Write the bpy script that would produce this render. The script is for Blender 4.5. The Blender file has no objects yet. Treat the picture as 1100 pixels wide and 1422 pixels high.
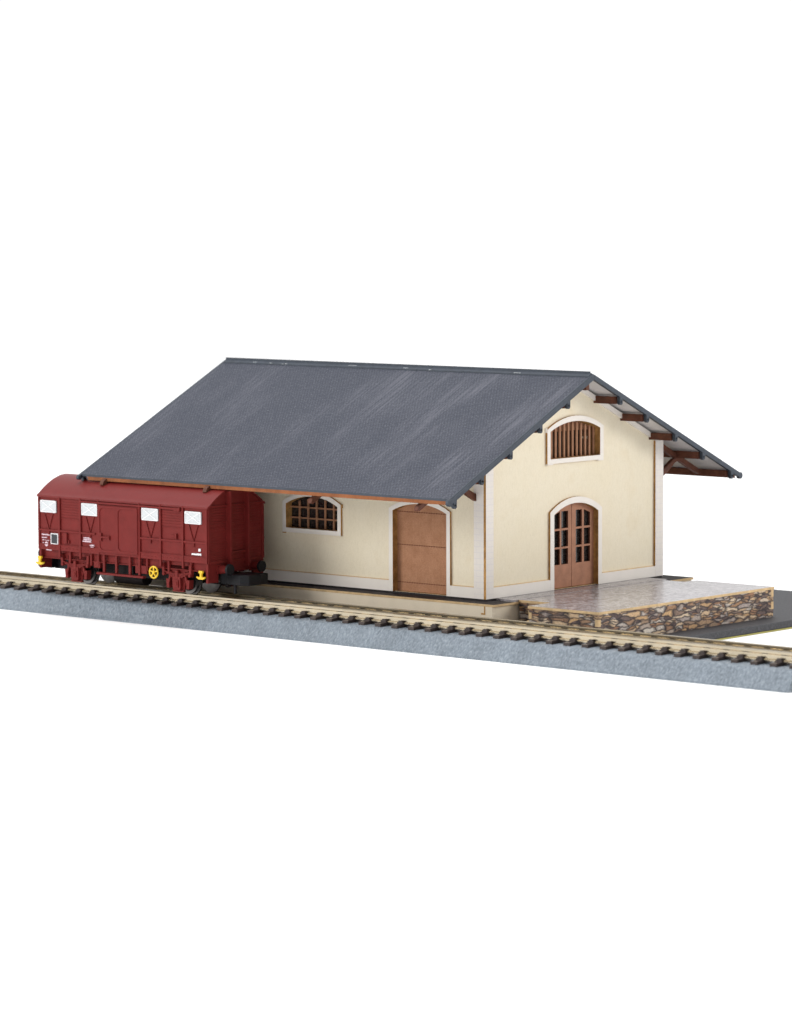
import bpy, bmesh, math, random
from mathutils import Vector, Matrix
from mathutils.geometry import tessellate_polygon
random.seed(7)
S = 0.1                      # geometry below is written in model millimetres; 1 Blender unit = 1 cm
scn = bpy.context.scene
C = scn.collection

# ------------------------------------------------------------------ camera, light, exposure
cam_d = bpy.data.cameras.new('camera')
cam = bpy.data.objects.new('camera', cam_d); C.objects.link(cam)
cam.location = (55.3806, -67.5458, 9.8186)
cam.rotation_euler = (1.48447, 0.00352, 0.70907)
cam_d.sensor_fit = 'HORIZONTAL'; cam_d.sensor_width = 36
cam_d.lens = 5220.75 / 1100 * 36
cam_d.shift_x = -7.29 / 1100; cam_d.shift_y = -11.79 / 1100
cam_d.clip_start = 1; cam_d.clip_end = 20000
cam_d.dof.use_dof = True; cam_d.dof.focus_distance = 88.5; cam_d.dof.aperture_fstop = 0.5
scn.camera = cam

w = bpy.data.worlds.new('World'); scn.world = w; w.use_nodes = True
bg = w.node_tree.nodes['Background']
bg.inputs[0].default_value = (1, 1, 1, 1); bg.inputs[1].default_value = 1.05   # plain white surround

# white behind and around the models; dimmer camera side is added to deepen contrast
_nt = w.node_tree; _tc = _nt.nodes.new('ShaderNodeTexCoord'); _dp = _nt.nodes.new('ShaderNodeVectorMath'); _dp.operation = 'DOT_PRODUCT'
_dp.inputs[1].default_value = (-.70, .71, 0); _nt.links.new(_tc.outputs['Generated'], _dp.inputs[0])
_rp = _nt.nodes.new('ShaderNodeValToRGB'); _rp.color_ramp.elements[0].position = .20; _rp.color_ramp.elements[0].color = (.38, .38, .39, 1)
_rp.color_ramp.elements[1].position = .48; _rp.color_ramp.elements[1].color = (1, 1, 1, 1)
_ma = _nt.nodes.new('ShaderNodeMath'); _ma.operation = 'MULTIPLY_ADD'; _ma.inputs[1].default_value = .5; _ma.inputs[2].default_value = .5
_nt.links.new(_dp.outputs['Value'], _ma.inputs[0]); _nt.links.new(_ma.outputs[0], _rp.inputs[0]); _nt.links.new(_rp.outputs[0], bg.inputs[0])

def softbox(name, loc, target, size, power, col=(1, 1, 1)):
    l = bpy.data.lights.new(name, 'AREA'); l.shape = 'SQUARE'; l.size = size; l.energy = power; l.color = col
    o = bpy.data.objects.new(name, l); C.objects.link(o); o.location = loc
    o.rotation_euler = (Vector(target) - Vector(loc)).to_track_quat('-Z', 'Y').to_euler()
    return o
softbox('softbox_overhead', (-20, 10, 140), (-4, 2, 0), 90, 125000)
softbox('softbox_left', (-85, -120, 55), (-6, 0, 1), 60, 112000, (1, .985, .95))
softbox('softbox_right', (140, 95, 60), (0, 3, 2), 60, 108000, (1, .985, .96))

scn.view_settings.view_transform = 'Standard'; scn.view_settings.look = 'None'
scn.view_settings.exposure = 0; scn.view_settings.gamma = 1
scn.view_settings.use_curve_mapping = False
scn.cycles.max_bounces = 10

# ------------------------------------------------------------------ materials
def new_mat(name):
    m = bpy.data.materials.new(name); m.use_nodes = True
    nt = m.node_tree; b = nt.nodes['Principled BSDF']
    return m, nt, b
def N(nt, typ, **kw):
    n = nt.nodes.new(typ)
    for k, v in kw.items():
        if k.startswith('_'): setattr(n, k[1:], v)
        else: n.inputs[k.replace('__', ' ')].default_value = v
    return n
def coords(nt, scale=(1, 1, 1), rot=(0, 0, 0)):
    t = nt.nodes.new('ShaderNodeTexCoord'); mp = nt.nodes.new('ShaderNodeMapping')
    mp.inputs['Scale'].default_value = scale; mp.inputs['Rotation'].default_value = rot
    nt.links.new(t.outputs['Object'], mp.inputs['Vector'])
    return mp.outputs['Vector']
def ramp(nt, fac, stops):
    r = nt.nodes.new('ShaderNodeValToRGB')
    while len(r.color_ramp.elements) < len(stops): r.color_ramp.elements.new(.5)
    for e, (p, c) in zip(r.color_ramp.elements, stops):
        e.position = p; e.color = (*c, 1) if len(c) == 3 else c
    nt.links.new(fac, r.inputs[0]); return r.outputs[0]
def mix(nt, fac, a, b, mode='MIX'):
    m = nt.nodes.new('ShaderNodeMix'); m.data_type = 'RGBA'; m.blend_type = mode
    for sock, v in ((m.inputs[0], fac), (m.inputs[6], a), (m.inputs[7], b)):
        if hasattr(v, 'is_output'): nt.links.new(v, sock)
        elif isinstance(v, tuple): sock.default_value = (*v, 1)
        else: sock.default_value = v
    return m.outputs[2]
def bump(nt, b, h, strength=.3, dist=.01):
    n = nt.nodes.new('ShaderNodeBump'); n.inputs['Strength'].default_value = strength; n.inputs['Distance'].default_value = dist
    nt.links.new(h, n.inputs['Height']); nt.links.new(n.outputs[0], b.inputs['Normal'])
def noise(nt, vec, scale, detail=3, rough=.6, dist=0):
    n = N(nt, 'ShaderNodeTexNoise', Scale=scale, Detail=detail, Roughness=rough, Distortion=dist)
    nt.links.new(vec, n.inputs['Vector']); return n.outputs['Fac']
def simple(name, col, rough=.6, var=.12, scale=6, bmp=.15, bscale=60, metallic=0, spec=.4, stretch=(1, 1, 1), coat=0):
    m, nt, b = new_mat(name)
    v = coords(nt, stretch)
    n1 = noise(nt, v, scale, 4); n2 = noise(nt, v, bscale, 2)
    lo = tuple(c * (1 - var) for c in col); hi = tuple(min(1, c * (1 + var)) for c in col)
    c1 = ramp(nt, n1, [(.3, lo), (.7, hi)])
    c2 = ramp(nt, n2, [(.3, (1 - var * .7,) * 3), (.7, (1, 1, 1))])
    nt.links.new(mix(nt, 1.0, c1, c2, 'MULTIPLY'), b.inputs['Base Color'])
    b.inputs['Roughness'].default_value = rough; b.inputs['Metallic'].default_value = metallic
    b.inputs['Specular IOR Level'].default_value = spec
    b.inputs['Coat Weight'].default_value = coat
    if bmp: bump(nt, b, n2, bmp, .01)
    return m
M = {}
M['cream'] = simple('cream_board', (.80, .73, .585), .85, .03, 2.2, .25, 28, spec=.2)
M['white'] = simple('white_board', (.83, .78, .72), .8, .02, 2, .12, 30, spec=.2)
M['burnt'] = simple('laser_cut_edge', (.46, .25, .085), .8, .3, 5, .2, 40, spec=.2)
M['rawwood'] = simple('raw_board_edge', (.66, .47, .26), .8, .2, 4, .2, 40, spec=.2)
M['plinth'] = simple('plain_board', (.80, .70, .55), .8, .05, 2, .15, 30, spec=.2)
M['door'] = simple('brown_board', (.40, .19, .115), .7, .14, 5, .4, 45, spec=.3)
M['grille'] = simple('brown_grille', (.36, .18, .10), .7, .15, 6, .3, 40, spec=.3)
M['beam'] = simple('dark_brown_beam', (.115, .038, .020), .65, .3, 5, .3, 30, spec=.3)
M['beamedge'] = simple('beam_cut_edge', (.17, .055, .022), .7, .3, 5, .3, 30, spec=.3)
M['engrave'] = simple('engraved_line', (.20, .085, .05), .8, .2, 5, .2, 40, spec=.2)
M['fascia'] = simple('orange_brown_board', (.27, .092, .030), .7, .25, 3, .3, 30, spec=.3)
M['verge'] = simple('blue_grey_paint', (.032, .043, .062), .5, .2, 6, .3, 30)
M['underside'] = simple('roof_underside', (.62, .60, .60), .85, .05, 3, .1, 20)
M['floor'] = simple('dark_floor', (.022, .016, .017), .75, .2, 5, .2, 30)
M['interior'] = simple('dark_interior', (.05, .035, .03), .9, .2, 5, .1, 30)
M['red'] = simple('wagon_red', (.165, .0175, .0155), .55, .10, 3, .2, 45, spec=.14)
M['redroof'] = simple('wagon_roof_red', (.165, .0155, .0145), .42, .06, 2, .1, 50, spec=.22)
M['shutter'] = simple('pale_grey_print', (.58, .61, .63), .5, .05, 6, .15, 40)
M['whiteprint'] = simple('white_print', (.80, .80, .82), .5, .03, 6, 0, 40)
M['lilacprint'] = simple('faint_white_print', (.66, .50, .56), .5, .1, 30, 0, 40)
M['blackprint'] = simple('black_print', (.02, .022, .028), .45, .1, 6, .1, 40)
M['yellow'] = simple('yellow_paint', (.80, .52, .02), .4, .08, 6, .1, 40)
M['black'] = simple('black_plastic', (.009, .009, .011), .45, .2, 6, .3, 25, spec=.18)
M['chassis'] = simple('dark_chassis', (.012, .009, .009), .65, .2, 6, .3, 25, spec=.12)
M['wheel'] = simple('wheel_steel', (.16, .15, .145), .38, .15, 6, .1, 40, metallic=.9)
M['sleeper'] = simple('dark_brown_plastic', (.050, .034, .030), .55, .2, 8, .3, 25)
M['rail'] = simple('nickel_rail', (.455, .395, .295), .25, .12, 2.5, .05, 30, metallic=1, stretch=(.25, 1, 1))
M['yedge'] = simple('yellow_card', (.40, .36, .10), .7, .15, 5, .2, 30)
M['table'] = simple('white_table', (.985, .985, .985), .9, .0, 1, 0, 5, spec=.1)

def mk_glass():
    m, nt, b = new_mat('dusty_pane')
    b.inputs['Base Color'].default_value = (.02, .018, .018, 1); b.inputs['Roughness'].default_value = .12
    b.inputs['Transmission Weight'].default_value = 0.0; b.inputs['Specular IOR Level'].default_value = .5
    v = coords(nt); n = noise(nt, v, 14, 3)
    nt.links.new(ramp(nt, n, [(.35, (.012, .010, .010)), (.75, (.055, .045, .04))]), b.inputs['Base Color'])
    bump(nt, b, noise(nt, v, 3, 1), .15, .02)
    return m
M['pane'] = mk_glass()

def mk_quoin():
    m, nt, b = new_mat('white_engraved_brick')
    t = nt.nodes.new('ShaderNodeTexCoord'); s = nt.nodes.new('ShaderNodeSeparateXYZ'); nt.links.new(t.outputs['Object'], s.inputs[0])
    a = N(nt, 'ShaderNodeMath', _operation='ADD'); nt.links.new(s.outputs[0], a.inputs[0]); nt.links.new(s.outputs[1], a.inputs[1])
    c = nt.nodes.new('ShaderNodeCombineXYZ'); nt.links.new(a.outputs[0], c.inputs[0]); nt.links.new(s.outputs[2], c.inputs[1])
    br = N(nt, 'ShaderNodeTexBrick', Scale=1.0)
    br.inputs['Brick Width'].default_value = .24; br.inputs['Row Height'].default_value = .14; br.inputs['Mortar Size'].default_value = .010
    br.inputs['Color1'].default_value = (.82, .77, .715, 1); br.inputs['Color2'].default_value = (.81, .76, .705, 1); br.inputs['Mortar'].default_value = (.77, .725, .695, 1)
    nt.links.new(c.outputs[0], br.inputs['Vector'])
    n = noise(nt, t.outputs['Object'], 30, 2)
    nt.links.new(mix(nt, 1., br.outputs['Color'], ramp(nt, n, [(.3, (.95,) * 3), (.7, (1,) * 3)]), 'MULTIPLY'), b.inputs['Base Color'])
    b.inputs['Roughness'].default_value = .8; b.inputs['Specular IOR Level'].default_value = .2
    bump(nt, b, n, .12, .01); return m
M['quoin'] = mk_quoin()

def mk_cream():
    m, nt, b = new_mat('cream_card')
    v = coords(nt); v2 = coords(nt, (1, 1, .35))
    c = ramp(nt, noise(nt, v, 1.1, 3), [(.35, (.83, .745, .575)), (.6, (.84, .76, .60)), (.82, (.80, .70, .52))])
    g = ramp(nt, noise(nt, v2, 26, 3, .7), [(.3, (.95, .945, .93)), (.55, (1, 1, 1))])
    g2 = ramp(nt, noise(nt, v, 60, 2, .6), [(.3, (.94, .94, .93)), (.6, (1, 1, 1))])
    nt.links.new(mix(nt, 1., mix(nt, 1., c, g, 'MULTIPLY'), g2, 'MULTIPLY'), b.inputs['Base Color'])
    b.inputs['Roughness'].default_value = .9; b.inputs['Specular IOR Level'].default_value = .15
    bump(nt, b, noise(nt, v2, 26, 3, .7), .3, .01); return m
M['cream'] = mk_cream()

def mk_planks():
    m, nt, b = new_mat('engraved_plank_board')
    v = coords(nt)
    w_ = N(nt, 'ShaderNodeTexWave', Scale=7.0, Distortion=.3, Detail=1.0); w_.bands_direction = 'X'; nt.links.new(v, w_.inputs['Vector'])
    n = noise(nt, v, 40, 3); n2 = noise(nt, v, 4, 3)
    base = ramp(nt, n2, [(.3, (.43, .205, .11)), (.7, (.52, .265, .15))])
    g = ramp(nt, w_.outputs['Fac'], [(.0, (.86,) * 3), (.25, (1,) * 3)])
    sp = ramp(nt, n, [(.35, (.80,) * 3), (.65, (1.0,) * 3)])
    nt.links.new(mix(nt, 1., mix(nt, 1., base, g, 'MULTIPLY'), sp, 'MULTIPLY'), b.inputs['Base Color'])
    b.inputs['Roughness'].default_value = .75; b.inputs['Specular IOR Level'].default_value = .25
    bump(nt, b, n, .35, .01); return m
M['planks'] = mk_planks()

def mk_roof():
    m, nt, b = new_mat('slate_print')
    t = nt.nodes.new('ShaderNodeTexCoord')
    def mp(sc):
        k = nt.nodes.new('ShaderNodeMapping'); k.inputs['Scale'].default_value = sc
        nt.links.new(t.outputs['Object'], k.inputs['Vector']); return k.outputs[0]
    v = mp((1, 1.12, 0))
    br = N(nt, 'ShaderNodeTexBrick', Scale=1.0)
    br.inputs['Brick Width'].default_value = .085; br.inputs['Row Height'].default_value = .068; br.inputs['Mortar Size'].default_value = .012
    br.inputs['Mortar Smooth'].default_value = .4; br.offset = .5
    br.inputs['Color1'].default_value = (.042, .048, .072, 1); br.inputs['Color2'].default_value = (.061, .067, .092, 1); br.inputs['Mortar'].default_value = (.020, .025, .040, 1)
    nt.links.new(v, br.inputs['Vector'])
    fine = noise(nt, v, 26, 2, .7)
    speck = ramp(nt, fine, [(.55, (0, 0, 0)), (.75, (1, 1, 1))])
    c = mix(nt, .20, br.outputs['Color'], speck, 'ADD')
    c = mix(nt, .55, br.outputs['Color'], c)
    streak = noise(nt, mp((15, .55, 0)), 1.0, 3, .6)
    patch = noise(nt, mp((.55, .30, 0)), 1.0, 2, .5)
    st = ramp(nt, streak, [(.42, (.04, .04, .04)), (.66, (1, 1, 1))]); pt = ramp(nt, patch, [(.46, (0, 0, 0)), (.66, (1, 1, 1))])
    f = mix(nt, 1., st, pt, 'MULTIPLY')
    sep = nt.nodes.new('ShaderNodeMath'); sep.operation = 'MULTIPLY'; sep.inputs[1].default_value = .42; nt.links.new(f, sep.inputs[0])
    c = mix(nt, sep.outputs[0], c, (.19, .19, .225))
    dust = ramp(nt, noise(nt, v, 7, 2), [(.76, (0, 0, 0)), (.80, (1, 1, 1))])
    d2 = nt.nodes.new('ShaderNodeMath'); d2.operation = 'MULTIPLY'; d2.inputs[1].default_value = .25; nt.links.new(dust, d2.inputs[0])
    c = mix(nt, d2.outputs[0], c, (.45, .46, .5))
    nt.links.new(c, b.inputs['Base Color'])
    b.inputs['Roughness'].default_value = .62; b.inputs['Specular IOR Level'].default_value = .3
    inv = mix(nt, .35, br.outputs['Color'], speck, 'ADD')
    bump(nt, b, inv, .35, .02); return m
M['roof'] = mk_roof()

def mk_stone():
    m, nt, b = new_mat('printed_rubble_stone')
    t = nt.nodes.new('ShaderNodeTexCoord'); s = nt.nodes.new('ShaderNodeSeparateXYZ'); nt.links.new(t.outputs['Object'], s.inputs[0])
    a = N(nt, 'ShaderNodeMath', _operation='ADD'); nt.links.new(s.outputs[0], a.inputs[0]); nt.links.new(s.outputs[1], a.inputs[1])
    c = nt.nodes.new('ShaderNodeCombineXYZ'); nt.links.new(a.outputs[0], c.inputs[0]); nt.links.new(s.outputs[2], c.inputs[1])
    dn = N(nt, 'ShaderNodeTexNoise', Scale=4.0, Detail=3.0); nt.links.new(c.outputs[0], dn.inputs['Vector'])
    sub = N(nt, 'ShaderNodeVectorMath', _operation='SUBTRACT'); nt.links.new(dn.outputs['Color'], sub.inputs[0]); sub.inputs[1].default_value = (.5, .5, .5)
    sc = N(nt, 'ShaderNodeVectorMath', _operation='MULTIPLY'); nt.links.new(sub.outputs[0], sc.inputs[0]); sc.inputs[1].default_value = (.40, .14, 0)
    ad = N(nt, 'ShaderNodeVectorMath', _operation='ADD'); nt.links.new(c.outputs[0], ad.inputs[0]); nt.links.new(sc.outputs[0], ad.inputs[1])
    STOPS = [(0, (.10, .065, .06)), (.14, (.17, .115, .10)), (.28, (.42, .28, .17)), (.42, (.31, .16, .09)), (.54, (.60, .38, .19)), (.68, (.68, .54, .39)), (.84, (.38, .31, .28)), (1, (.74, .66, .56))]
    def layer(sx, sy, off, e0, e1):
        mp = nt.nodes.new('ShaderNodeMapping'); mp.inputs['Scale'].default_value = (sx, sy, 1); mp.inputs['Location'].default_value = off; nt.links.new(ad.outputs[0], mp.inputs['Vector'])
        v1 = N(nt, 'ShaderNodeTexVoronoi', Scale=1.0, Randomness=.92); v1.voronoi_dimensions = '2D'; nt.links.new(mp.outputs[0], v1.inputs['Vector'])
        ve = N(nt, 'ShaderNodeTexVoronoi', Scale=1.0, Randomness=.92); ve.voronoi_dimensions = '2D'; ve.feature = 'DISTANCE_TO_EDGE'; nt.links.new(mp.outputs[0], ve.inputs['Vector'])
        sr = nt.nodes.new('ShaderNodeSeparateColor'); nt.links.new(v1.outputs['Color'], sr.inputs[0])
        cc = ramp(nt, sr.outputs[0], STOPS)
        return mix(nt, ramp(nt, ve.outputs['Distance'], [(e0, (0, 0, 0)), (e1, (1, 1, 1))]), (.030, .024, .028), cc)
    big = layer(2.1, 9.5, (3, 1, 0), .0, .24); small = layer(3.3, 17.0, (0, 5, 0), .0, .34)
    mpn = nt.nodes.new('ShaderNodeMapping'); mpn.inputs['Scale'].default_value = (1.3, 3.2, 1); nt.links.new(c.outputs[0], mpn.inputs['Vector'])
    sel = ramp(nt, noise(nt, mpn.outputs[0], 1.0, 1), [(.50, (0, 0, 0)), (.52, (1, 1, 1))])
    col = mix(nt, sel, big, small)
    fine = noise(nt, c.outputs[0], 20, 5, .75)
    col = mix(nt, 1., col, ramp(nt, fine, [(.28, (.35,) * 3), (.50, (.95,) * 3), (.75, (1.3,) * 3)]), 'MULTIPLY')
    nt.links.new(col, b.inputs['Base Color']); b.inputs['Roughness'].default_value = .6; b.inputs['Specular IOR Level'].default_value = .3
    return m
M['stone'] = mk_stone()

def mk_deck():
    m, nt, b = new_mat('glossy_printed_paving')
    v = coords(nt)
    n1 = noise(nt, v, 9, 5, .75); n2 = noise(nt, v, 1.2, 3)
    c = ramp(nt, n1, [(.36, (.155, .142, .15)), (.5, (.29, .27, .275)), (.64, (.50, .47, .48))])
    c2 = ramp(nt, n2, [(.35, (.80, .78, .80)), (.65, (1, 1, 1))])
    nt.links.new(mix(nt, 1., c, c2, 'MULTIPLY'), b.inputs['Base Color'])
    b.inputs['Roughness'].default_value = .20; b.inputs['Specular IOR Level'].default_value = .55
    bump(nt, b, noise(nt, v, 14, 5, .7), .35, .012); return m
M['deck'] = mk_deck()

def mk_foam():
    m, nt, b = new_mat('black_granular_card')
    v = coords(nt)
    vo = N(nt, 'ShaderNodeTexVoronoi', Scale=26.0); nt.links.new(v, vo.inputs['Vector'])
    n = noise(nt, v, 12, 3)
    nt.links.new(ramp(nt, vo.outputs['Distance'], [(.1, (.050, .050, .058)), (.6, (.018, .018, .022))]), b.inputs['Base Color'])
    b.inputs['Roughness'].default_value = .6; bump(nt, b, vo.outputs['Distance'], .5, .02); return m
M['foam'] = mk_foam()

def mk_ballast():
    m, nt, b = new_mat('blue_grey_moulded_ballast')
    v = coords(nt, (1.15, .8, .6))
    vo = N(nt, 'ShaderNodeTexVoronoi', Scale=17.0, Randomness=1.0); vo.feature = 'SMOOTH_F1'; vo.inputs['Smoothness'].default_value = .5; nt.links.new(v, vo.inputs['Vector'])
    n = noise(nt, v, 17, 4, .7); big = noise(nt, v, 1.3, 2)
    c = ramp(nt, n, [(.3, (.135, .165, .195)), (.55, (.235, .275, .32)), (.75, (.38, .425, .475))])
    c = mix(nt, 1., c, ramp(nt, big, [(.35, (.90,) * 3), (.65, (1.04,) * 3)]), 'MULTIPLY')
    nt.links.new(c, b.inputs['Base Color']); b.inputs['Roughness'].default_value = .55; b.inputs['Specular IOR Level'].default_value = .4
    bump(nt, b, mix(nt, .5, vo.outputs['Distance'], n), .95, .05); return m
M['ballast'] = mk_ballast()

# ------------------------------------------------------------------ mesh helpers
class MB:
    def __init__(s): s.v = []; s.f = []; s.m = []
    def add(s, vs, fs, mi=0):
        o = len(s.v); s.v += [tuple(p) for p in vs]
        for i, f in enumerate(fs):
            s.f.append(tuple(o + k for k in f)); s.m.append(mi[i] if isinstance(mi, (list, tuple)) else mi)
        return s
    def box(s, x0, x1, y0, y1, z0, z1, mi=0):
        vs = [(x, y, z) for z in (z0, z1) for y in (y0, y1) for x in (x0, x1)]
        return s.add(vs, [(0, 2, 3, 1), (4, 5, 7, 6), (0, 1, 5, 4), (2, 6, 7, 3), (0, 4, 6, 2), (1, 3, 7, 5)], mi)
    def bar(s, a, b, w_, h, up=(0, 0, 1), mi=0):
        a = Vector(a); b = Vector(b); d = (b - a).normalized(); u = Vector(up); r = d.cross(u).normalized(); u = r.cross(d).normalized()
        vs = [p + r * (w_ / 2 * i) + u * (h / 2 * j) for p in (a, b) for j in (-1, 1) for i in (-1, 1)]
        return s.add(vs, [(0, 2, 3, 1), (4, 5, 7, 6), (0, 1, 5, 4), (2, 6, 7, 3), (0, 4, 6, 2), (1, 3, 7, 5)], mi)
    def cyl(s, a, b, r, r2=None, n=16, mi=0):
        r2 = r if r2 is None else r2
        a = Vector(a); b = Vector(b); d = (b - a).normalized(); u = d.orthogonal().normalized(); q = d.cross(u)
        vs = []
        for p, rr in ((a, r), (b, r2)):
            for k in range(n):
                t = 2 * math.pi * k / n; vs.append(p + (u * math.cos(t) + q * math.sin(t)) * rr)
        fs = [(k, (k + 1) % n, n + (k + 1) % n, n + k) for k in range(n)] + [tuple(range(n))[::-1], tuple(range(n, 2 * n))]
        return s.add(vs, fs, mi)
    def torus(s, c, ax, R, r, n=28, m=8):
        c = Vector(c); d = Vector(ax).normalized(); u = d.orthogonal().normalized(); q = d.cross(u); vs = []; fs = []
        for i in range(n):
            t = 2 * math.pi * i / n; e = u * math.cos(t) + q * math.sin(t)
            for j in range(m):
                p = 2 * math.pi * j / m; vs.append(c + e * (R + r * math.cos(p)) + d * (r * math.sin(p)))
        for i in range(n):
            for j in range(m):
                fs.append((i * m + j, ((i + 1) % n) * m + j, ((i + 1) % n) * m + (j + 1) % m, i * m + (j + 1) % m))
        return s.add(vs, fs)
    def sheet(s, outer, holes, fn, d0, d1, front=0, edge=1, back=None):
        """polygon with holes in (u,v), extruded from depth d0 (front) to d1 (back) by fn(u,v,w)"""
        loops = [outer] + list(holes); flat = [p for l in loops for p in l]; n = len(flat)
        tris = tessellate_polygon([[Vector((p[0], p[1], 0)) for p in l] for l in loops])
        vs = [fn(p[0], p[1], d0) for p in flat] + [fn(p[0], p[1], d1) for p in flat]
        fs = []; mi = []
        for t in tris:
            fs.append(tuple(t)); mi.append(front); fs.append(tuple(k + n for k in t)[::-1]); mi.append(front if back is None else back)
        o = 0
        for l in loops:
            k = len(l)
            for i in range(k):
                a, b = o + i, o + (i + 1) % k; fs.append((a, b, b + n, a + n)); mi.append(edge)
            o += k
        return s.add(vs, fs, mi)
def obj(name, mb, mats, parent=None, bevel=0, smooth=False, label=None):
    org = Vector((0, 0, 0))
    p = parent
    while p is not None:
        org = Vector(p.get('_o', (0, 0, 0))) if '_o' in p.keys() else org
        if p.parent is None: break
        p = p.parent
    me = bpy.data.meshes.new(name)
    me.from_pydata([((v[0] - org[0]) * S, (v[1] - org[1]) * S, (v[2] - org[2]) * S) for v in mb.v], [], mb.f)
    if not isinstance(mats, (list, tuple)): mats = [mats]
    for m in mats: me.materials.append(M[m])
    for pl, mi in zip(me.polygons, mb.m): pl.material_index = min(mi, len(mats) - 1)
    bm = bmesh.new(); bm.from_mesh(me); bmesh.ops.recalc_face_normals(bm, faces=bm.faces); bm.to_mesh(me); bm.free()
    if smooth:
        for pl in me.polygons: pl.use_smooth = True
        try: me.set_sharp_from_angle(angle=math.radians(35))
        except Exception: pass
    o = bpy.data.objects.new(name, me); C.objects.link(o); o.parent = parent
    if bevel:
        b = o.modifiers.new('bevel', 'BEVEL'); b.width = bevel * S; b.segments = 2; b.limit_method = 'ANGLE'; b.angle_limit = math.radians(40)
    if label: o['label'] = label
    return o
ORG = {}
def thing(name, label, cat, base, rotz=0, world=None, group=None):
    o = bpy.data.objects.new(name, None); C.objects.link(o); o.empty_display_size = .5
    wl = world if world is not None else base
    o.location = [c * S for c in wl]; o.rotation_euler = (0, 0, rotz)
    o['_o'] = tuple(float(c) for c in base)
    o['label'] = label; o['category'] = cat
    if group: o['group'] = group
    return o
def arch(u0, u1, v0, vs, vc, n=14):
    """rectangle with a segmental arch on top, counter-clockwise"""
    w_ = (u1 - u0) / 2; h = vc - vs; R = (w_ * w_ + h * h) / (2 * h); cx = (u0 + u1) / 2; cy = vc - R; a = math.asin(w_ / R)
    pts = [(u0, v0), (u1, v0)]
    for i in range(n + 1):
        t = a - 2 * a * i / n; pts.append((cx + R * math.sin(t), cy + R * math.cos(t)))
    return pts
SIDE = lambda u, v, w_: (u, w_, v)        # front wall: depth runs to +y
GABLE = lambda u, v, w_: (-w_, u, v)      # gable: depth runs to -x

# ------------------------------------------------------------------ setting
ZT = -9.40
t = MB(); t.cyl((0, 0, ZT - 5), (0, 0, ZT), 1400, n=96)
tb = obj('tabletop', t, 'table'); tb['kind'] = 'structure'

# base board
bb = thing('base_board', 'black granular base board with a thin yellow bottom edge under the shed', 'base board', (-36, 55, ZT))
t = MB(); t.box(-114, 43.3, -4.3, 115, ZT + .38, -7.3); obj('granular_top', t, 'foam', bb, .25)
t = MB(); t.box(-114, 43.25, -4.25, 115, ZT, ZT + .37); obj('yellow_backing', t, 'yedge', bb)

# ------------------------------------------------------------------ goods shed
D = 69.1; XL = -105.5
YR, ZR = 31.9, 51.44; YF, ZF = -20.95, 25.25; YB, ZB = 91.4, 24.5
mf = (ZR - ZF) / (YR - YF); mb_ = (ZR - ZB) / (YB - YR)
def roofz(y): return ZR - mf * (YR - y) if y < YR else ZR - mb_ * (y - YR)
shed = thing('goods_shed', 'cream walled goods shed model with dark slate gable roof and arched brown openings', 'building', (-50, 35, -7.3))
# floor plate and plinth
t = MB(); t.box(XL - .8, 6, -4.5, D + 4.5, -1.0, -.46, [1, 0, 1, 1, 1, 1])
obj('floor_plate', t, ['floor', 'rawwood'], shed)
t = MB(); t.sheet([(XL + .2, .25), (-.25, .25), (-.25, D - .25), (XL + .2, D - .25)], [], lambda u, v, w_: (u, v, -w_), .01, .455, 0, 0); obj('wall_base_shade', t, 'floor', shed)  # dark sheet standing in for the shadow under the wall bottoms
t = MB()
t.box(XL - .3, 5.5, -4.4, -3.4, -7.3, -1.0); t.box(XL - .3, 5.5, D + 3.4, D + 4.4, -7.3, -1.0)
t.box(4.5, 5.5, -3.4, D + 3.4, -7.3, -1.0); t.box(XL - .3, XL + .7, -3.4, D + 3.4, -7.3, -1.0)
pl = obj('plinth', t, ['plinth'], shed, .05)
t = MB(); t.sheet([(3.0, -1.0), (3.0, -2.6), (2.1, -2.6), (2.1, -2.95), (3.35, -2.95), (3.35, -1.0)], [], SIDE, -4.46, -4.0, 0, 0)
obj('slot_joint', t, 'burnt', pl)
# front wall
win = dict(o=arch(-63.2, -46.4, 13.3, 19.2, 21.3), f=arch(-64.3, -45.3, 12.2, 19.75, 22.5))
win2 = dict(o=arch(-97.2, -80.4, 13.3, 19.2, 21.3), f=arch(-98.3, -79.3, 12.2, 19.75, 22.5))
dr = dict(o=arch(-28.8, -12.1, .05, 19.4, 21.3), f=arch(-30.0, -11.0, .0, 19.9, 22.5))
t = MB(); t.sheet([(XL, 0), (-1.85, 0), (-1.85, 34.2), (XL, 34.2)], [win['o'], win2['o'], dr['o']], SIDE, .6, 1.9)
obj('side_wall', t, ['cream', 'burnt'], shed)
t = MB(); t.sheet([(XL, 0), (-1.85, 0), (-1.85, 33), (XL, 33)], [], lambda u, v, w_: (u, D - w_, v), .6, 1.9); obj('side_wall', t, ['cream', 'burnt'], shed)
def skirt(u0, u1, fn, name='skirting'):
    t = MB(); t.sheet([(u0, 0), (u1, 0), (u1, 2.55), (u0, 2.55)], [], fn, .0, .7, 0, 0)
    t.sheet([(u0, 2.55), (u1, 2.55), (u1, 2.72), (u0, 2.72)], [], fn, .35, .7, 1, 1)
    obj(name, t, ['white', 'rawwood'], shed)
skirt(XL + 3, -30.02, SIDE); skirt(-10.98, -3.72, SIDE)
def quoin(pts, fn): t = MB(); t.sheet(pts, [], fn, 0, .7); obj('corner_quoin', t, ['quoin', 'burnt'], shed)
quoin([(-3.7, 0), (-.72, 0), (-.72, 34.0), (-3.7, 34.0)], SIDE)
quoin([(XL, 0), (XL + 3, 0), (XL + 3, 34.0), (XL, 34.0)], SIDE)
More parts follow.
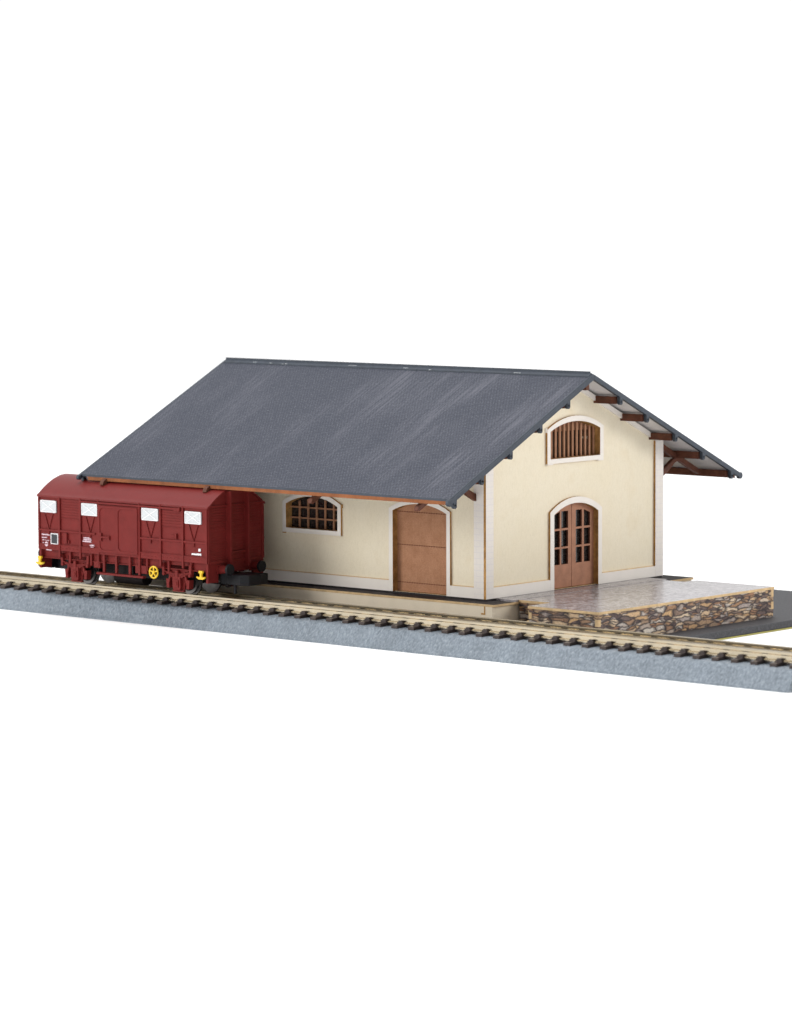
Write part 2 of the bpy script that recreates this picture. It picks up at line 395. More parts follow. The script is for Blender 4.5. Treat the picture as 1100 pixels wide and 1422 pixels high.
# windows in front wall
def small_window(d):
    o0 = d['o']; x0, x1 = o0[0][0], o0[1][0]
    t = MB(); f = list(d['f'])
    t.sheet(f, [o0], SIDE, 0, .7)
    t.box(x0 - 1.1, x0 - .3, -.05, .5, 11.95, 12.2, 1)
    t.box(x1 + 1.1, x1 + 1.35, .05, .6, 19.0, 19.9, 1)
    wf = obj('window', t, ['white', 'burnt'], shed)
    t = MB(); t.sheet([p for p in o0], [arch(x0 + .02, x1 - .02, 13.32, 19.2, 21.28)], SIDE, .7, 2.2, 1, 1); obj('reveal', t, ['burnt', 'burnt'], wf)
    t = MB(); w_ = x1 - x0
    for k in range(1, 6):
        x = x0 + w_ * k / 6 + .25; top = 21.0 - abs(x - (x0 + x1) / 2) * .2
        t.box(x - .21, x + .21, 1.55, 1.95, 13.2, top)
    for z in (15.75, 18.35): t.box(x0, x1, 1.52, 1.92, z - .18, z + .18)
    obj('grille', t, 'grille', wf)
    t = MB(); t.box(x0 - 1, x1 + 1, 2.25, 2.5, 12.5, 22.5); obj('pane', t, 'pane', wf)
small_window(win); small_window(win2)
# plank door in front wall
t = MB(); fr = [(-30.0, 0), (-28.8, 0)] + [p for p in reversed(arch(-28.8, -12.1, 0, 19.4, 21.3)[2:])] + [(-12.1, 0), (-11.0, 0)] + arch(-30.0, -11.0, 0, 19.9, 22.5)[2:]
t.sheet(fr, [], SIDE, 0, .7); df = obj('plank_door', t, ['white', 'burnt'], shed)
t = MB(); t.sheet(arch(-29.2, -11.7, .1, 19.6, 21.8), [], SIDE, 1.8, 2.4, 0, 0)
leaf = obj('door_leaf', t, 'planks', df)
for z in (19.1, 11.2, 2.2):
    t = MB(); xb = [-28.7 + .38 * k for k in range(44)]
    pts = [(x, z - (.04 if k % 2 else .13)) for k, x in enumerate(xb)] + [(x, z + (.04 if k % 2 else .13)) for k, x in reversed(list(enumerate(xb)))]
    t.sheet(pts, [], SIDE, 1.73, 1.9, 0, 0); obj('cross_batten', t, 'engrave', df)
# gable walls
vent_o = arch(24.3, 43.6, 31.4, 38.0, 40.1); vent_f = arch(23.1, 44.9, 30.3, 38.5, 41.4)
gd_o = arch(25.7, 42.9, .05, 18.0, 20.4); gd_f = arch(24.2, 44.3, 0, 18.7, 21.9)
def gable_poly(y0, y1, off):
    return [(y0, 0), (y1, 0), (y1, roofz(y1) - off), (YR, ZR - off), (y0, roofz(y0) - off)]
t = MB(); t.sheet(gable_poly(.75, D - .75, 1.1), [vent_o, gd_o], GABLE, .6, 1.8); obj('gable_wall', t, ['cream', 'burnt'], shed)
t = MB(); t.sheet(gable_poly(.75, D - .75, 1.1), [], lambda u, v, w_: (XL + w_, u, v), .6, 1.8); obj('gable_wall', t, ['cream', 'burnt'], shed)
quoin([(0, 0), (2.8, 0), (2.8, roofz(2.8) - 1.1), (0, roofz(0) - 1.1)], GABLE)
quoin([(65.9, 0), (D, 0), (D, roofz(D) - 1.1), (65.9, roofz(65.9) - 1.1)], GABLE)
quoin([(0, 0), (3, 0), (3, roofz(3) - 1.1), (0, roofz(0) - 1.1)], lambda u, v, w_: (XL + w_, u, v))
quoin([(D - 3, 0), (D, 0), (D, roofz(D) - 1.1), (D - 3, roofz(D - 3) - 1.1)], lambda u, v, w_: (XL + w_, u, v))
quoin([(-3.7, 0), (-.72, 0), (-.72, 33.0), (-3.7, 33.0)], lambda u, v, w_: (u, D - w_, v))
skirt(2.82, 24.18, GABLE); skirt(44.32, 65.88, GABLE)
for a, b in ((2.8, YR), (65.9, YR)):
    n_ = 1.3
    t = MB(); q = [(a, roofz(a) - 1.1), (b, ZR - 1.1), (b, ZR - 1.1 - n_), (a, roofz(a) - 1.1 - n_)]
    t.sheet(q, [], GABLE, 0.02, .7, 0, 0); obj('rake_trim', t, ['white'], shed)
# vent
t = MB(); t.sheet(vent_f, [vent_o], GABLE, 0, .7); t.box(-.5, .06, 23.1, 25.2, 30.05, 30.3, 0); t.box(-.5, .06, 42.8, 44.9, 30.05, 30.3, 0)
t.box(-.6, -.05, 22.85, 23.1, 37.8, 38.9, 0)
vf = obj('louvre_window', t, ['white', 'burnt'], shed)
t = MB(); t.sheet(vent_o, [arch(24.32, 43.58, 31.42, 38.0, 40.08)], GABLE, .7, 3.0, 1, 1); obj('reveal', t, ['burnt', 'burnt'], vf)
for k in range(12):
    y = 24.75 + 1.64 * k
    if y > 43.2: break
    t = MB(); t.box(-2.0, -1.6, y, y + .62, 31.2, 40.0 - abs(y - 34) * .19); obj('slat', t, ['grille'], vf)
t = MB(); t.box(-3.4, -3.0, 23, 45, 37.6, 41); obj('lintel', t, 'grille', vf)
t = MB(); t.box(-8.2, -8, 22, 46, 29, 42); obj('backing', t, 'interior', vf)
# glazed double door
t = MB(); fr = [(24.2, 0), (25.7, 0)] + [p for p in reversed(arch(25.7, 42.9, 0, 18.0, 20.4)[2:])] + [(42.9, 0), (44.3, 0)] + arch(24.2, 44.3, 0, 18.7, 21.9)[2:]
t.sheet(fr, [], GABLE, 0, .7); gd = obj('double_door', t, ['white', 'burnt'], shed)
def dleaf(y0, y1, cols, hinge_left):
    def at(y): return 20.9 - abs(y - 34.3) ** 2 * .030
    outer = [(y0, .15), (y1, .15)] + [(y1 + (y0 - y1) * i / 6, at(y1 + (y0 - y1) * i / 6)) for i in range(7)]
    holes = []
    for (a, b) in cols:
        for (z0, z1) in ((5.7, 9.5), (9.95, 13.9), (14.4, None)):
            if z1: holes.append([(a, z0), (b, z0), (b, z1), (a, z1)])
            else: holes.append([(a, z0), (b, z0), (b, min(18.5, at(b) - 1.75)), (a, min(18.5, at(a) - 1.75))])
    t = MB(); t.sheet(outer, holes, GABLE, 1.5, 2.1, 0, 1); l = obj('door_leaf', t, ['door', 'beam'], gd)
    t = MB(); t.box(-2.5, -2.3, y0, y1, 5, 19); obj('glazing', t, 'pane', l)
    return l
dleaf(25.4, 34.22, ((27.3, 29.7), (30.3, 32.9)), True)
rl = dleaf(34.36, 43.1, ((35.9, 38.3), (39.1, 41.5)), False)
t = MB(); t.box(-2.2, -1.8, 34.0, 34.6, .2, 20.6); obj('meeting_strip', t, 'beam', gd)
for ya, yb in ((42.87, 43.3), (25.3, 25.73)): t = MB(); t.box(-1.49, -.7, ya, yb, .05, 18.3); obj('reveal', t, 'burnt', gd)
# roof
XA, XB = -112.8, 6.5
def slope(y0, y1, up0, up1, x0, x1, t, mi=0, endmi=None):
    P = lambda y, u, x: (x, y, roofz(y) + u)
    vs = [P(y, u, x) for x in (x0, x1) for y, u in ((y0, up0), (y1, up0), (y1, up1), (y0, up1))]
    t.add(vs, [(0, 1, 2, 3), (4, 7, 6, 5), (0, 4, 5, 1), (3, 2, 6, 7), (0, 3, 7, 4), (1, 5, 6, 2)], mi)
for (y0, y1) in ((YF, YR - .001), (YR + .001, YB)):
    t = MB(); slope(y0, y1, -.5, 0, XA, XB, t, [1, 1, 2, 0, 1, 1]); obj('roof_panel', t, ['roof', 'verge', 'underside'], shed)
t = MB()
for s_ in (-1, 1):
    n = 6; seg = 40
    for k in range(seg):
        xa = XA + (XB - XA) * k / seg; xb = XA + (XB - XA) * (k + 1) / seg - .02; j = random.uniform(-.06, .06)
        ya, yb = (YR - 1.25 + j, YR) if s_ < 0 else (YR, YR + 1.25 + j)
        P = lambda y, u, x: (x, y, roofz(y) + u)
        vs = [P(y, u, x) for x in (xa, xb) for y, u in ((ya, .02), (yb, .02), (yb, .42), (ya, .34))]
        t.add(vs, [(0, 1, 2, 3), (4, 7, 6, 5), (0, 4, 5, 1), (3, 2, 6, 7), (0, 3, 7, 4), (1, 5, 6, 2)])
t.box(XA, XB - .6, YR - .22, YR + .22, ZR + .3, ZR + .78)
rc = obj('ridge_cap', t, 'verge', shed)
for k in range(9):
    t = MB()      # chipped paint spots along the ridge
    x = random.uniform(XA + 1, XB - 2); L = random.uniform(.3, 2.4); y = YR - 1.22 + random.uniform(-.05, .5)
    t.box(x, x + L, y, y + random.uniform(.08, .2), roofz(y) + .25, roofz(y) + .44)
    obj('chipped_paint', t, 'shutter', rc)
# verge boards with nubs
nubs_f = (-19.7, -9.9, .6, 11.7, 22.2); nubs_b = (42.6, 53.2, 64.8, 76.2, 88.2)
for (xv0, xv1) in ((6.3, 7.2), (XA - .7, XA + .15)):
    for front in (1, 0):
        y0, y1 = (YF - .5, YR) if front else (YR, YB + .5)
        R_ = xv0 > 0
        t = MB(); slope(y0, y1, -1.15 if R_ else -1.0, .10 if R_ else .06, xv0, xv1, t)
        if R_: slope(y0 + .2, y1, .10, .24, xv0 + .25, xv1 - .25, t)
        for y in (nubs_f if front else nubs_b):
            z = roofz(y) - 1.15
            t.box(xv0 + .02, xv1 - .02, y - .55, y + .55, z - 1.15, z + .4)
            t.cyl((xv0 + .02, y, z - 1.15), (xv1 - .02, y, z - 1.15), .55, n=14)
        ye = y0 if front else y1
        t.cyl((xv0 + .01, ye, roofz(ye) - .55), (xv1 - .01, ye, roofz(ye) - .55), .85 if R_ else .6, n=20)
        obj('verge_board', t, 'verge', shed, .06)
# eave boards
for y0, y1, zt, x1 in ((YF + .05, YF + .65, 25.1, 5.8), (YB - .65, YB - .05, 24.3, 5.8)):
    t = MB(); t.box(-110.5, x1, y0, y1, zt - 1.22, zt - .30); obj('eave_board', t, 'fascia', shed, .05)
# purlins
for y in (-9.9, .6, 11.7, 22.2, 30.9, 42.3, 52.9, 64.5, 75.9, 87.6):
    t = MB(); zt = roofz(y) - 1.0
    if y == 30.9: zt -= .4
    t.box(-111.5, 6.0, y - .6, y + .6, zt - 1.75, zt); obj('purlin', t, 'beam', shed, .05)
# brackets
for bx in (-3.4, -36.2, -69.4, -104.5):
    for side in (0, 1):
        if side == 0: W = lambda q, z: (0 - q, z); zs = lambda q: roofz(-q)
        else: W = lambda q, z: (D + q, z); zs = lambda q: roofz(D + q)
        t = MB(); cx = -1.3 if (side == 1 and bx > -5) else bx
        def plate(pts, x0=cx - .6, x1=cx + .6):
            vs = [(x, *W(q, z)) for x in (x0, x1) for q, z in pts]; n = len(pts)
            t.add(vs, [tuple(range(n)), tuple(range(n, 2 * n))[::-1]] + [(i, (i + 1) % n, n + (i + 1) % n, n + i) for i in range(n)], [0, 0] + [1] * n)
        e = (21.3 if bx > -50 else 22.3) if side == 0 else 16.6; dd = (3.3 if bx > -50 else 1.9) if side == 0 else 3.1
        plate([(0, zs(0) - dd), (e - .6, zs(e - .6) - dd - .15), (e, zs(e) - dd + .45), (e - .4, zs(e) - dd + 1.35), (0, zs(0) - dd + 1.5)])
        zb = 22.9 if side == 0 else 24.0
        plate([(0, zb), (.0, zb + 1.7), (2.6, zb + 2.9), (5.4, zb + 4.6), (6.6, zs(6.6) - 3.0), (7.6, zs(7.6) - 3.2), (6.0, zb + 3.6), (3.0, zb + 1.5)], cx - .5, cx + .5)
        obj('eave_bracket', t, ['beam', 'beam'], shed, .04)

# ------------------------------------------------------------------ loading platform
plat = thing('loading_platform', 'low loading platform with glossy grey paving and printed rubble stone sides', 'platform', (21, 31, -7.3))
out = [(6.02, 4.6), (15.6, 4.6), (15.6, -3.9), (36.2, -3.9), (36.2, 65.2), (13.0, 65.2), (13.0, 60.6), (6.02, 60.6)]
t = MB(); t.sheet(out, [], lambda u, v, w_: (u, v, -w_), .03, .62); obj('deck', t, ['deck', 'rawwood'], plat)
ins = [(6.1, 4.8), (15.8, 4.8), (15.8, -3.7), (36.0, -3.7), (36.0, 65.0), (13.2, 65.0), (13.2, 60.4), (6.1, 60.4)]
t = MB(); t.sheet(ins, [], lambda u, v, w_: (u, v, -w_), .62, 7.3, 0, 0); obj('stone_wall', t, ['stone'], plat)
for (z0, z1) in ((-2.4, -.62), (-5.4, -3.6)):
    for b_ in ((35.2, 36.06, 64.1, 65.06, z0, z1), (35.0, 36.06, -3.76, -2.9, z0 - 1.0, z1 - 1.2), (15.74, 16.6, -3.76, -2.8, z0 - .6, z1 - .9)):
        t = MB(); t.box(*b_); obj('finger_joint', t, ['rawwood'], plat)
for b_ in ((15.2, 15.8, -3.2, 3.8, -2.8, -1.2), (14.5, 15.75, -3.0, -1.6, -5.2, -3.6)):
    t = MB(); t.box(*b_); obj('joint_tab', t, ['rawwood'], plat, .1)
t = MB(); t.box(.5, 6.0, 3.2, 62.5, -.455, .03); obj('apron', t, ['deck'], plat)

# ------------------------------------------------------------------ track (own axes: along, across, up; across 0 = near sleeper ends)
TX, TY, TZ, PSI = -133.615, -24.015, -4.164, -0.01134
def trk_world(a, l, z):
    c, s = math.cos(PSI), math.sin(PSI); return (TX + a * c - l * s, TY + a * s + l * c, TZ + z)
base = (105, 7.2, -5.24)
trk = thing('model_track', 'straight model railway track on blue-grey ballast roadbed in front of the shed', 'track', base, PSI, trk_world(*base))
A0, A1 = -40, 240.9
# roadbed profile, swept with a fine irregular surface
prof = [(-4.5, -5.24), (-4.5, -4.75), (-4.1, -4.6), (-3.3, -3.6), (-2.4, -2.5), (-1.7, -1.5), (-1.1, -.95), (-.5, -.8), (.6, -.72), (7.2, -.55), (14.0, -.55), (14.8, -.62), (15.4, -.85), (16.0, -1.5), (17.7, -3.6), (18.5, -4.6), (18.9, -4.75), (18.9, -5.24)]
t = MB(); nA = 900; vs = []; fs = []; nP = len(prof)
for i in range(nA + 1):
    a = A0 + (A1 - A0) * i / nA
    for j, (l, z) in enumerate(prof):
        r_ = 0 if j in (0, 1, nP - 2, nP - 1) else .085
        e_ = 0.45 if (i == nA and 2 < j < nP - 3) else 0
        vs.append((a - (e_ if i == nA else 0), l + random.uniform(-r_, r_), z + random.uniform(-r_, r_)))
for i in range(nA):
    for j in range(nP):
        k = (j + 1) % nP; fs.append((i * nP + j, (i + 1) * nP + j, (i + 1) * nP + k, i * nP + k))
fs += [tuple(range(nP)), tuple(range(nA * nP, (nA + 1) * nP))[::-1]]
t.add(vs, fs); obj('roadbed', t, 'ballast', trk, smooth=True)
RN, RF = 3.45, 11.15
def rail(c, n):
    pr = [(-.95, 0), (-.95, .28), (-.28, .48), (-.22, 1.35), (-.46, 1.55), (-.46, 2.0), (-.38, 2.1), (.38, 2.1), (.46, 2.0), (.46, 1.55), (.22, 1.35), (.28, .48), (.95, .28), (.95, 0)]
    t = MB(); k = len(pr); vs = [(a, c + p, z + .02) for a in (A0, A1 + 12) for p, z in pr]
    t.add(vs, [tuple(range(k)), tuple(range(k, 2 * k))[::-1]] + [(i, (i + 1) % k, k + (i + 1) % k, k + i) for i in range(k)])
    obj('rail', t, 'rail', trk)
rail(RN, 0); rail(RF, 1)
t = MB()
t.box(-.92, .92, .15, 14.45, -1.5, 0.0)
for c in (RN, RF):
    for s_ in (-1, 1):
        t.box(-.85, .85, c + s_ * .98 - .32, c + s_ * .98 + .45, 0, .55)
        t.box(-.55, .55, c + s_ * .80 - .42, c + s_ * .80 + .42, .30, .85)
    t.box(-1.0, 1.0, c - 1.7, c + 1.7, 0, .2)
sl = obj('sleeper', t, 'sleeper', trk, .08)
for k in range(-7, 48):
    a = k * 5.08
    if k == -7: sl.location.x = a * S; continue
    o = sl.copy(); C.objects.link(o); o.parent = trk; o.location.x = a * S
# ------------------------------------------------------------------ goods wagon (same axes as the track)
base = (40, 7.7, 2.12)
wg = thing('goods_wagon', 'dark red covered goods wagon with four white crossed shutters on the track', 'wagon', base, PSI, trk_world(*base))
a0, a1, l0, l1 = 10.4, 69.1, -1.5, 17.9; lc = (l0 + l1) / 2
def rz(l, off=0): return 24.0 + (4.55 + off) * (1 - abs((l - lc) / (lc - l0)) ** 1.8)
prof = [(l0, 10.5)] + [(l0 + (l1 - l0) * i / 24, rz(l0 + (l1 - l0) * i / 24) - .25) for i in range(25)] + [(l1, 10.5)]
def sweep(pr, x0, x1, t=None, mi=0):
    t = t or MB(); k = len(pr); vs = [(a, p, z) for a in (x0, x1) for p, z in pr]
    t.add(vs, [tuple(range(k)), tuple(range(k, 2 * k))[::-1]] + [(i, (i + 1) % k, k + (i + 1) % k, k + i) for i in range(k)], mi); return t
t = sweep(prof, a0, a1)
for sgn, L in ((-1, l0), (1, l1)):
    def B(x0, x1, d, z0, z1, mi=0, L=L, sgn=sgn): y = sorted((L - sgn * .1, L + sgn * d)); t.box(x0, x1, y[0], y[1], z0, z1, mi)
    for p in (18.1, 25.5, 32.0, 46.2, 53.4, 61.0): B(p - .28, p + .28, .42, 8.9 if p != 32.0 else 10.6, 24.0)
    B(a0, a0 + .55, .3, 10.5, 24.0); B(a1 - .55, a1, .3, 10.5, 24.0)
    B(a0, a1, .3, 23.55, 24.05)
    B(a0, a1, .22, 10.5, 12.0); B(a0, a1, .34, 11.85, 12.05)
    for x0, x1 in ((a0, 30.7), (46.2, a1)): B(x0, x1, .36, 15.2, 15.65)
    for c in (14.2, 28.9, 49.9, 64.5):       # V braces below the shutters
        for q in (-1, 1):
            y = L + sgn * .12; t.bar((c + q * 1.5, y, 19.6), (c, y, 15.6), .16, .22, up=(0, 1, 0))
        B(c - .25, c + .25, .3, 14.3, 15.2)
    for x0, x1 in ((18.5, 25.1), (53.8, 60.6)):   # louvred planks
        for k in range(7): B(x0, x1, .10, 19.0 + k * .65, 19.0 + k * .65 + .45)
        B(x0, x1, .16, 18.5, 18.7)
    B(19.8, 20.9, .55, 12.5, 15.0); B(21.2, 21.6, .4, 12.5, 13.3); B(57, 59, .35, 16.4, 16.8); B(58.6, 59, .5, 15.9, 17.2)
    for k in range(45):
        x = a0 + .8 + k * 1.3
        if x < a1 - .3: B(x, x + .2, .32, 11.1, 11.3)
for sgn, A in ((1, a1), (-1, a0)):
    def E_(y0, y1, d, z0, z1): x = sorted((A - sgn * .1, A + sgn * d)); t.box(x[0], x[1], y0, y1, z0, z1)
    for c in (5.2, 11.4): E_(c - .3, c + .3, 1.5, 9.0, rz(c) - .4); E_(c - .4, c + .4, .25, 9.0, rz(c) - .4)
    E_(l0, l1, .45, 23.9, 24.35); E_(l0, l0 + .8, .25, 10.5, 24); E_(l1 - .8, l1, .25, 10.5, 24)
    for k in range(7): E_(l0 + .9, l1 - .9, .12, 19.4 + k * .64, 19.4 + k * .64 + .44)
    for k in range(12): E_(l0 + .9, l1 - .9, .05, 11.2 + k * .65, 11.2 + k * .65 + .5)
    E_(5.2, 11.4, .7, 12.6, 13.0); E_(l0 + .8, l1 - .8, .3, 10.3, 11.0)
    for k in range(26):
        for y in (l0 + .35, l1 - .35): E_(y - .09, y + .09, .36, 10.9 + k * .5, 11.08 + k * .5)
    for k in range(20): E_(l0 + 1.2 + k * .88, l0 + 1.36 + k * .88, .2, 18.85, 19.02)
body = obj('body', t, 'red', wg, .06)
# roof shell
up = [(l0 - .35 + (l1 - l0 + .7) * i / 32) for i in range(33)]
pr = [(l, rz(min(max(l, l0), l1)) + .18 - (.1 if (l < l0 or l > l1) else 0)) for l in up] + [(l, rz(min(max(l, l0), l1)) - .22 - (.1 if (l < l0 or l > l1) else 0)) for l in reversed(up)]
t = sweep(pr, a0 - .35, a1 + .35); obj('roof', t, 'redroof', wg, smooth=True)
# sliding door with rail
t = MB()
def rrect(x0, x1, z0, z1, r, n=5):
    pts = []
    for cx, cz, s0 in ((x1 - r, z0 + r, -90), (x1 - r, z1 - r, 0), (x0 + r, z1 - r, 90), (x0 + r, z0 + r, 180)):
        for i in range(n + 1): q = math.radians(s0 + 90 * i / n); pts.append((cx + r * math.cos(q), cz + r * math.sin(q)))
    return pts
FW = lambda u, v, w_: (u, l0 - w_, v)
t.sheet([(32.1, 11.0), (46.0, 11.0), (46.0, 22.8), (32.1, 22.8)], [], FW, .5, -.05, 0, 0)
t.sheet(rrect(32.3, 45.8, 11.2, 22.6, .3), [rrect(32.75, 38.75, 11.7, 22.1, 1.2), rrect(39.15, 45.35, 11.7, 22.1, 1.2)], FW, .66, .45, 0, 0)
sd = obj('sliding_door', t, 'red', wg, .04)
t = MB(); t.box(33.2, 36.2, l0 - .95, l0 - .5, 14.7, 15.1); t.box(33.0, 33.5, l0 - .9, l0 - .5, 13.9, 15.9); t.box(35.8, 36.3, l0 - .9, l0 - .5, 14.3, 15.3); obj('handle', t, 'red', sd)
t = MB(); t.box(25.8, 60.2, l0 - .75, l0 - .3, 23.0, 23.4); t.cyl((60.0, l0 - .9, 23.1), (60.0, l0 - .2, 23.1), .5); t.box(58.4, 60.2, l0 - .8, l0 - .2, 22.75, 23.5); obj('door_rail', t, 'red', wg)
# shutters
for i, (x0, x1) in enumerate(((11.4, 17.0), (26.1, 31.6), (47.1, 52.7), (61.8, 67.2))):
    z0, z1 = 19.85, 22.85
    t = MB(); t.sheet(rrect(x0, x1, z0, z1, .25), [], FW, .34, -.05, 0, 0); s_ = obj('shutter', t, 'shutter', wg)
    t = MB(); y = l0 - .36
    t.bar((x0 + .2, y, z0 + .15), (x1 - .2, y, z1 - .15), .10, .17, up=(0, 0, 1)); t.bar((x0 + .2, y - .02, z1 - .15), (x1 - .2, y - .02, z0 + .15), .10, .17, up=(0, 0, 1))
    t.sheet(rrect(x0, x1, z0, z1, .25), [rrect(x0 + .18, x1 - .18, z0 + .18, z1 - .18, .15)], FW, .42, .3, 0, 0)
    obj('cross_frame', t, 'whiteprint', s_)
# printed marks
t = MB(); t.sheet(rrect(15.1, 17.4, 12.15, 14.55, .08), [], FW, .27, 0, 0, 0); nb = obj('notice_panel', t, 'blackprint', wg)
t = MB(); t.sheet(rrect(14.95, 17.55, 12.0, 14.7, .1), [rrect(15.16, 17.34, 12.2, 14.5, .05)], FW, .31, .0, 0, 0); obj('border', t, 'whiteprint', nb)
def line(x0, x1, z, h, mat='lilacprint'):     # one row of tiny white print
    u = x0; top = []; bot = []
    while u < x1:
        hh = h * random.uniform(.55, 1); top += [(u, z + hh), (u + .14, z + hh)]; bot += [(u, z + h * random.uniform(0, .25))]; u += .2
    bot.append((top[-1][0], z)); t = MB(); t.sheet(bot + top[::-1], [], FW, .245, 0, 0, 0); obj('lettering', t, mat, wg)
for a in ((11.7, 14.3, 14.05, .42), (11.7, 13.4, 13.35, .34), (11.9, 12.4, 12.7, .40), (12.9, 14.1, 12.72, .25), (12.0, 12.3, 12.1, .3), (13.2, 15.1, 10.35, .3),
          (26.6, 29.1, 14.1, .38), (26.6, 29.2, 13.68, .36), (26.3, 29.2, 13.2, .42), (28.8, 30.3, 12.35, .42), (29.1, 30.0, 12.0, .30)): line(*a)
t = MB(); t.cyl((13.3, l0 - .24, 11.9), (13.3, l0, 11.9), .6, n=14); obj('lettering', t, 'lilacprint', wg)
t = MB(); t.box(66.2, 66.85, l0 - .245, l0, 13.35, 14.0); obj('lettering', t, 'whiteprint', wg)
line(63.9, 67.0, 12.32, .6, 'whiteprint')
# underframe
t = MB()
for L in (l0 + 1.1, l1 - 1.3): t.box(a0 + .3, a1 - .3, L - .1, L + .35, 8.3, 10.6); t.box(a0 + .3, a1 - .3, L - .45, L + .35, 8.3, 8.55); 
t.box(a0, a0 + .9, 0, 16.4, 8.0, 10.55); t.box(a1 - .9, a1, 0, 16.4, 8.0, 10.55)
for L in (l0 + .1, l1 - .7):
    for x in (33.3, 37.6, 42.3, 45.6): t.box(x - .35, x + .35, L, L + .5, 6.1, 10.5)
    for x in (21, 28.5, 31, 48, 55.4, 63): t.box(x - .3, x + .3, L + .3, L + 1.0, 7.4, 10.5)
t.box(44, 48, l0 + .4, l0 + 1.6, 6.6, 8.6); t.box(29.4, 31.6, l0 + .5, l0 + 1.4, 7.0, 8.6)
for A, A_ in ((a1 - .75, a1 + .02), (a0 - .02, a0 + .75)):
    t.box(A, A_, l0 + .05, l0 + 3.6, 5.75, 10.55)
    t.box(A, A_, l1 - 3.6, l1 - .05, 5.75, 10.55)
obj('underframe', t, 'red', wg, .06)
t = MB(); t.box(26.5, 53, 2.6, 13.2, 7.0, 10.4); t.box(36.5, 41.5, .6, 2.6, 6.0, 9.2); t.box(29, 52, 3, 12.5, 5.0, 7.2); t.cyl((31, 6, 4.6), (41, 6, 4.6), 1.9); t.box(52, 56, 5, 11, 4.0, 7.2); t.box(26, 29, 5, 11, 4.5, 7.2); t.box(a0 + 1, a1 - 1, 4, 12, 8.6, 10.4)
t.box(57, 70, 7.2, 8.8, 4.55, 4.8); t.cyl((68.0, 6.0, 4.7), (69.0, 6.0, 4.7), .45)
obj('chassis', t, 'chassis', wg, .08)
# wheelsets
WX = (22.9, 58.3)
for x in WX:
    t = MB(); t.cyl((x, 0.6, 5.25), (x, 15.4, 5.25), .75); ws = obj('wheelset', t, 'chassis', wg, smooth=True)
    for c, s_ in ((RN, 1), (RF, -1)):
        t = MB(); t.cyl((x, c - .55 * s_, 5.25), (x, c + .35 * s_, 5.25), 3.0, n=48); t.cyl((x, c + .35 * s_, 5.25), (x, c + .75 * s_, 5.25), 3.45, n=48)
        t.cyl((x, c - .75 * s_, 5.25), (x, c - .55 * s_, 5.25), 2.3, n=32, mi=1)
        obj('wheel', t, ['wheel', 'chassis'], ws, smooth=True)
# axle guards
for x in WX:
    for (ly, sg) in ((l0 + 1.5, -1), (l1 - 2.0, 1)):
        t = MB(); FA = lambda u, v, w_: (x + u, ly + sg * w_, v)
        t.sheet([(-3.4, 9.4), (-3.2, 8.2), (-2.4, 6.2), (-2.0, 4.0), (-1.7, 3.1), (1.7, 3.1), (2.0, 4.0), (2.4, 6.2), (3.2, 8.2), (3.4, 9.4)], [], FA, .5, 0, 0, 0)
        t.sheet([(-1.1, 3.5), (1.1, 3.5), (1.35, 4.4), (1.2, 6.7), (-1.2, 6.7), (-1.35, 4.4)], [], FA, 1.35, .4, 0, 0)
        t.sheet([(-.75, 4.2), (.75, 4.2), (.75, 5.9), (-.75, 5.9)], [], FA, 1.6, 1.3, 0, 0)
        t.cyl(FA(0, 5.05, 1.5), FA(0, 5.05, 1.75), .5, n=14)
        t.box(x - 1.9, x + 1.9, *sorted((ly, ly + sg * .8)), 3.0, 3.35)
        for k, wd in enumerate((4.6, 3.7, 2.8, 2.0)):         # leaf spring
            n = 8; z_ = 7.9 - .28 * k
            for i in range(n):
                u0 = -wd + 2 * wd * i / n; u1 = u0 + 2 * wd / n; f_ = lambda u: z_ - .55 * (1 - (u / 4.6) ** 2)
                t.bar(FA(u0, f_(u0), .85), FA(u1, f_(u1), .85), .75, .24)
        t.sheet([(-.45, 6.2), (.45, 6.2), (.45, 8.2), (-.45, 8.2)], [], FA, 1.4, .3, 0, 0)
        for q in (-1, 1):                                     # shackles, hangers
            t.sheet([(q * 4.4 - .4, 7.0), (q * 4.4 + .4, 7.0), (q * 4.7 + .35, 9.8), (q * 4.7 - .35, 9.8)], [], FA, 1.3, .3, 0, 0)
            t.cyl(FA(q * 4.4, 7.2, .2), FA(q * 4.4, 7.2, 1.45), .42, n=12)
            t.bar(FA(q * 2.3, 7.8, .7), FA(q * 3.3, 4.6, .7), .5, .5, up=(0, 1, 0))
            t.sheet([(q * 3.3 - .45, 3.8), (q * 3.3 + .45, 3.8), (q * 3.5 + .45, 6.0), (q * 3.5 - .45, 6.0)], [], FA, .9, -.6, 0, 0)
        for q in (-1.9, 1.9): 
            for z_ in (4.4, 5.6, 6.8): t.cyl(FA(q, z_, .4), FA(q, z_, .68), .17, n=8)
        obj('axle_guard', t, 'red', wg, .05)
# footboard
for L in (l0 - .4, l1 - .8):
    t = MB(); t.box(31.2, 47.4, L, L + 1.2, 5.55, 6.05); obj('footboard', t, 'red', wg, .08)
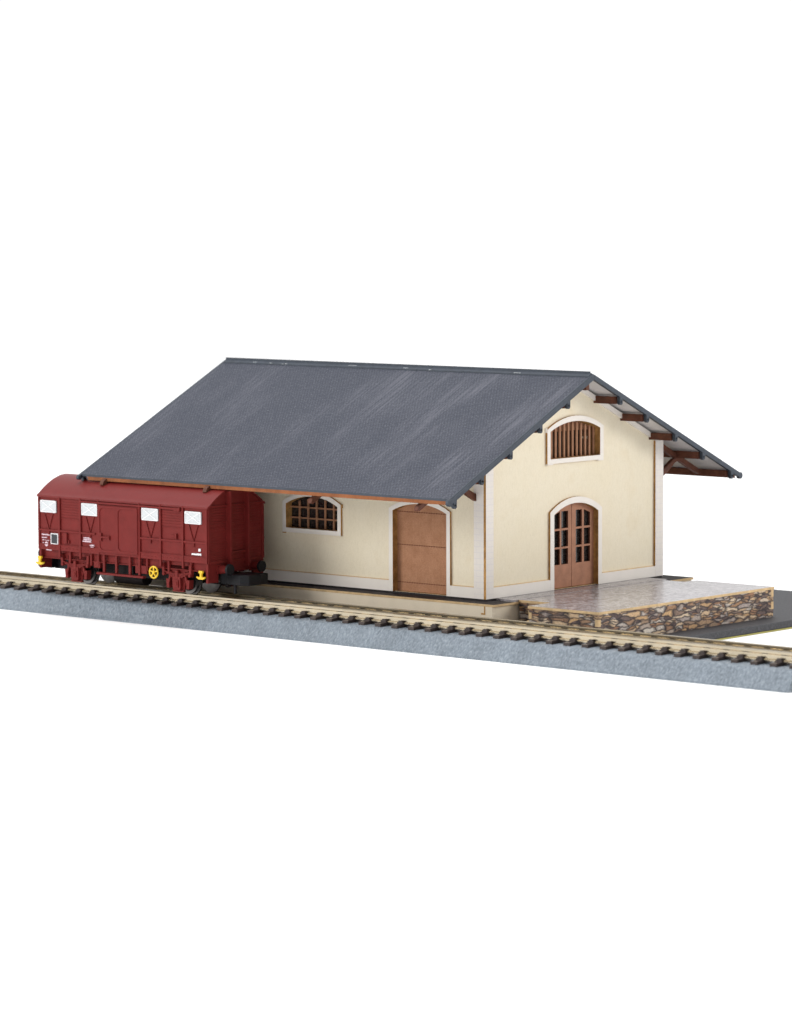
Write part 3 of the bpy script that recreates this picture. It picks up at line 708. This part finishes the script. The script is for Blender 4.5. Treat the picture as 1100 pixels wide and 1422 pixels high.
# hand wheel
t = MB(); hc = (51.2, l0 - .45, 7.35); t.torus(hc, (0, 1, 0), 1.38, .21); t.cyl((hc[0], hc[1] - .25, hc[2]), (hc[0], hc[1] + .3, hc[2]), .38)
for k in range(5):
    q = math.radians(90 + 72 * k); t.bar(hc, (hc[0] + 1.35 * math.cos(q), hc[1], hc[2] + 1.35 * math.sin(q)), .3, .3, up=(0, 1, 0))
hw = obj('hand_wheel', t, 'yellow', wg, smooth=True)
t = MB(); t.cyl((hc[0], hc[1] + .25, hc[2]), (hc[0], l0 + 1.6, hc[2]), .25); obj('spindle', t, 'chassis', hw)
# yellow hooks
for x in (11.1, 67.2):
    t = MB(); y = l0 - .35
    FH = lambda u, v, w_: (x + u, y - w_, v)
    t.sheet([(-.65, 8.75), (-.65, 8.2), (-.3, 8.1), (-.3, 7.4), (-.7, 7.15), (-1.4, 7.35), (-1.4, 7.0), (-.7, 6.65), (.7, 6.65), (1.4, 7.0), (1.4, 7.35), (.7, 7.15), (.35, 7.4), (.35, 8.1), (.65, 8.2), (.65, 8.75)], [], FH, .3, -.25, 0, 0)
    t.box(x - .25, x + .25, y - .1, l0 + .3, 8.2, 8.7)
    obj('lashing_hook', t, 'yellow', wg, .06)
# buffers
for s_, A in ((1, a1), (-1, a0)):
    for l in (lc - 5.5, lc + 5.6):
        t = MB(); t.cyl((A - .05 * s_, l, 8.95), (A + 2.3 * s_, l, 8.95), 1.05, .85, n=20); t.box(*sorted((A, A + .4 * s_)), l - 1.2, l + 1.2, 7.8, 10.1)
        bf = obj('buffer', t, 'red', wg, smooth=True)
        t = MB(); t.cyl((A + 1.9 * s_, l, 8.95), (A + 3.2 * s_, l, 8.95), .7, n=16); t.cyl((A + 3.0 * s_, l, 8.95), (A + 3.5 * s_, l, 8.95), 1.45, 1.35, n=24); obj('buffer_head', t, 'black', bf, smooth=True)
    X = lambda q: A + s_ * q
    t = MB(); t.box(*sorted((X(-3), X(2.2))), lc - 2.3, lc + 2.0, 4.9, 7.65)
    t.sheet([(X(1.2), 3.9), (X(5.4), 3.9), (X(7.4), 5.0), (X(7.7), 8.8), (X(7.2), 11.8), (X(6.0), 12.0), (X(5.2), 11.2), (X(1.2), 11.0)], [], lambda u, v, w_: (u, v, w_), 5.15, 7.7, 0, 0)
    if s_ > 0: t.cyl((X(3.4), 4.4, 5.3), (X(3.4), 4.4, 3.0), .38)
    obj('coupling', t, 'black', wg, .15)
for o in bpy.data.objects:
    if '_o' in o.keys(): del o['_o']
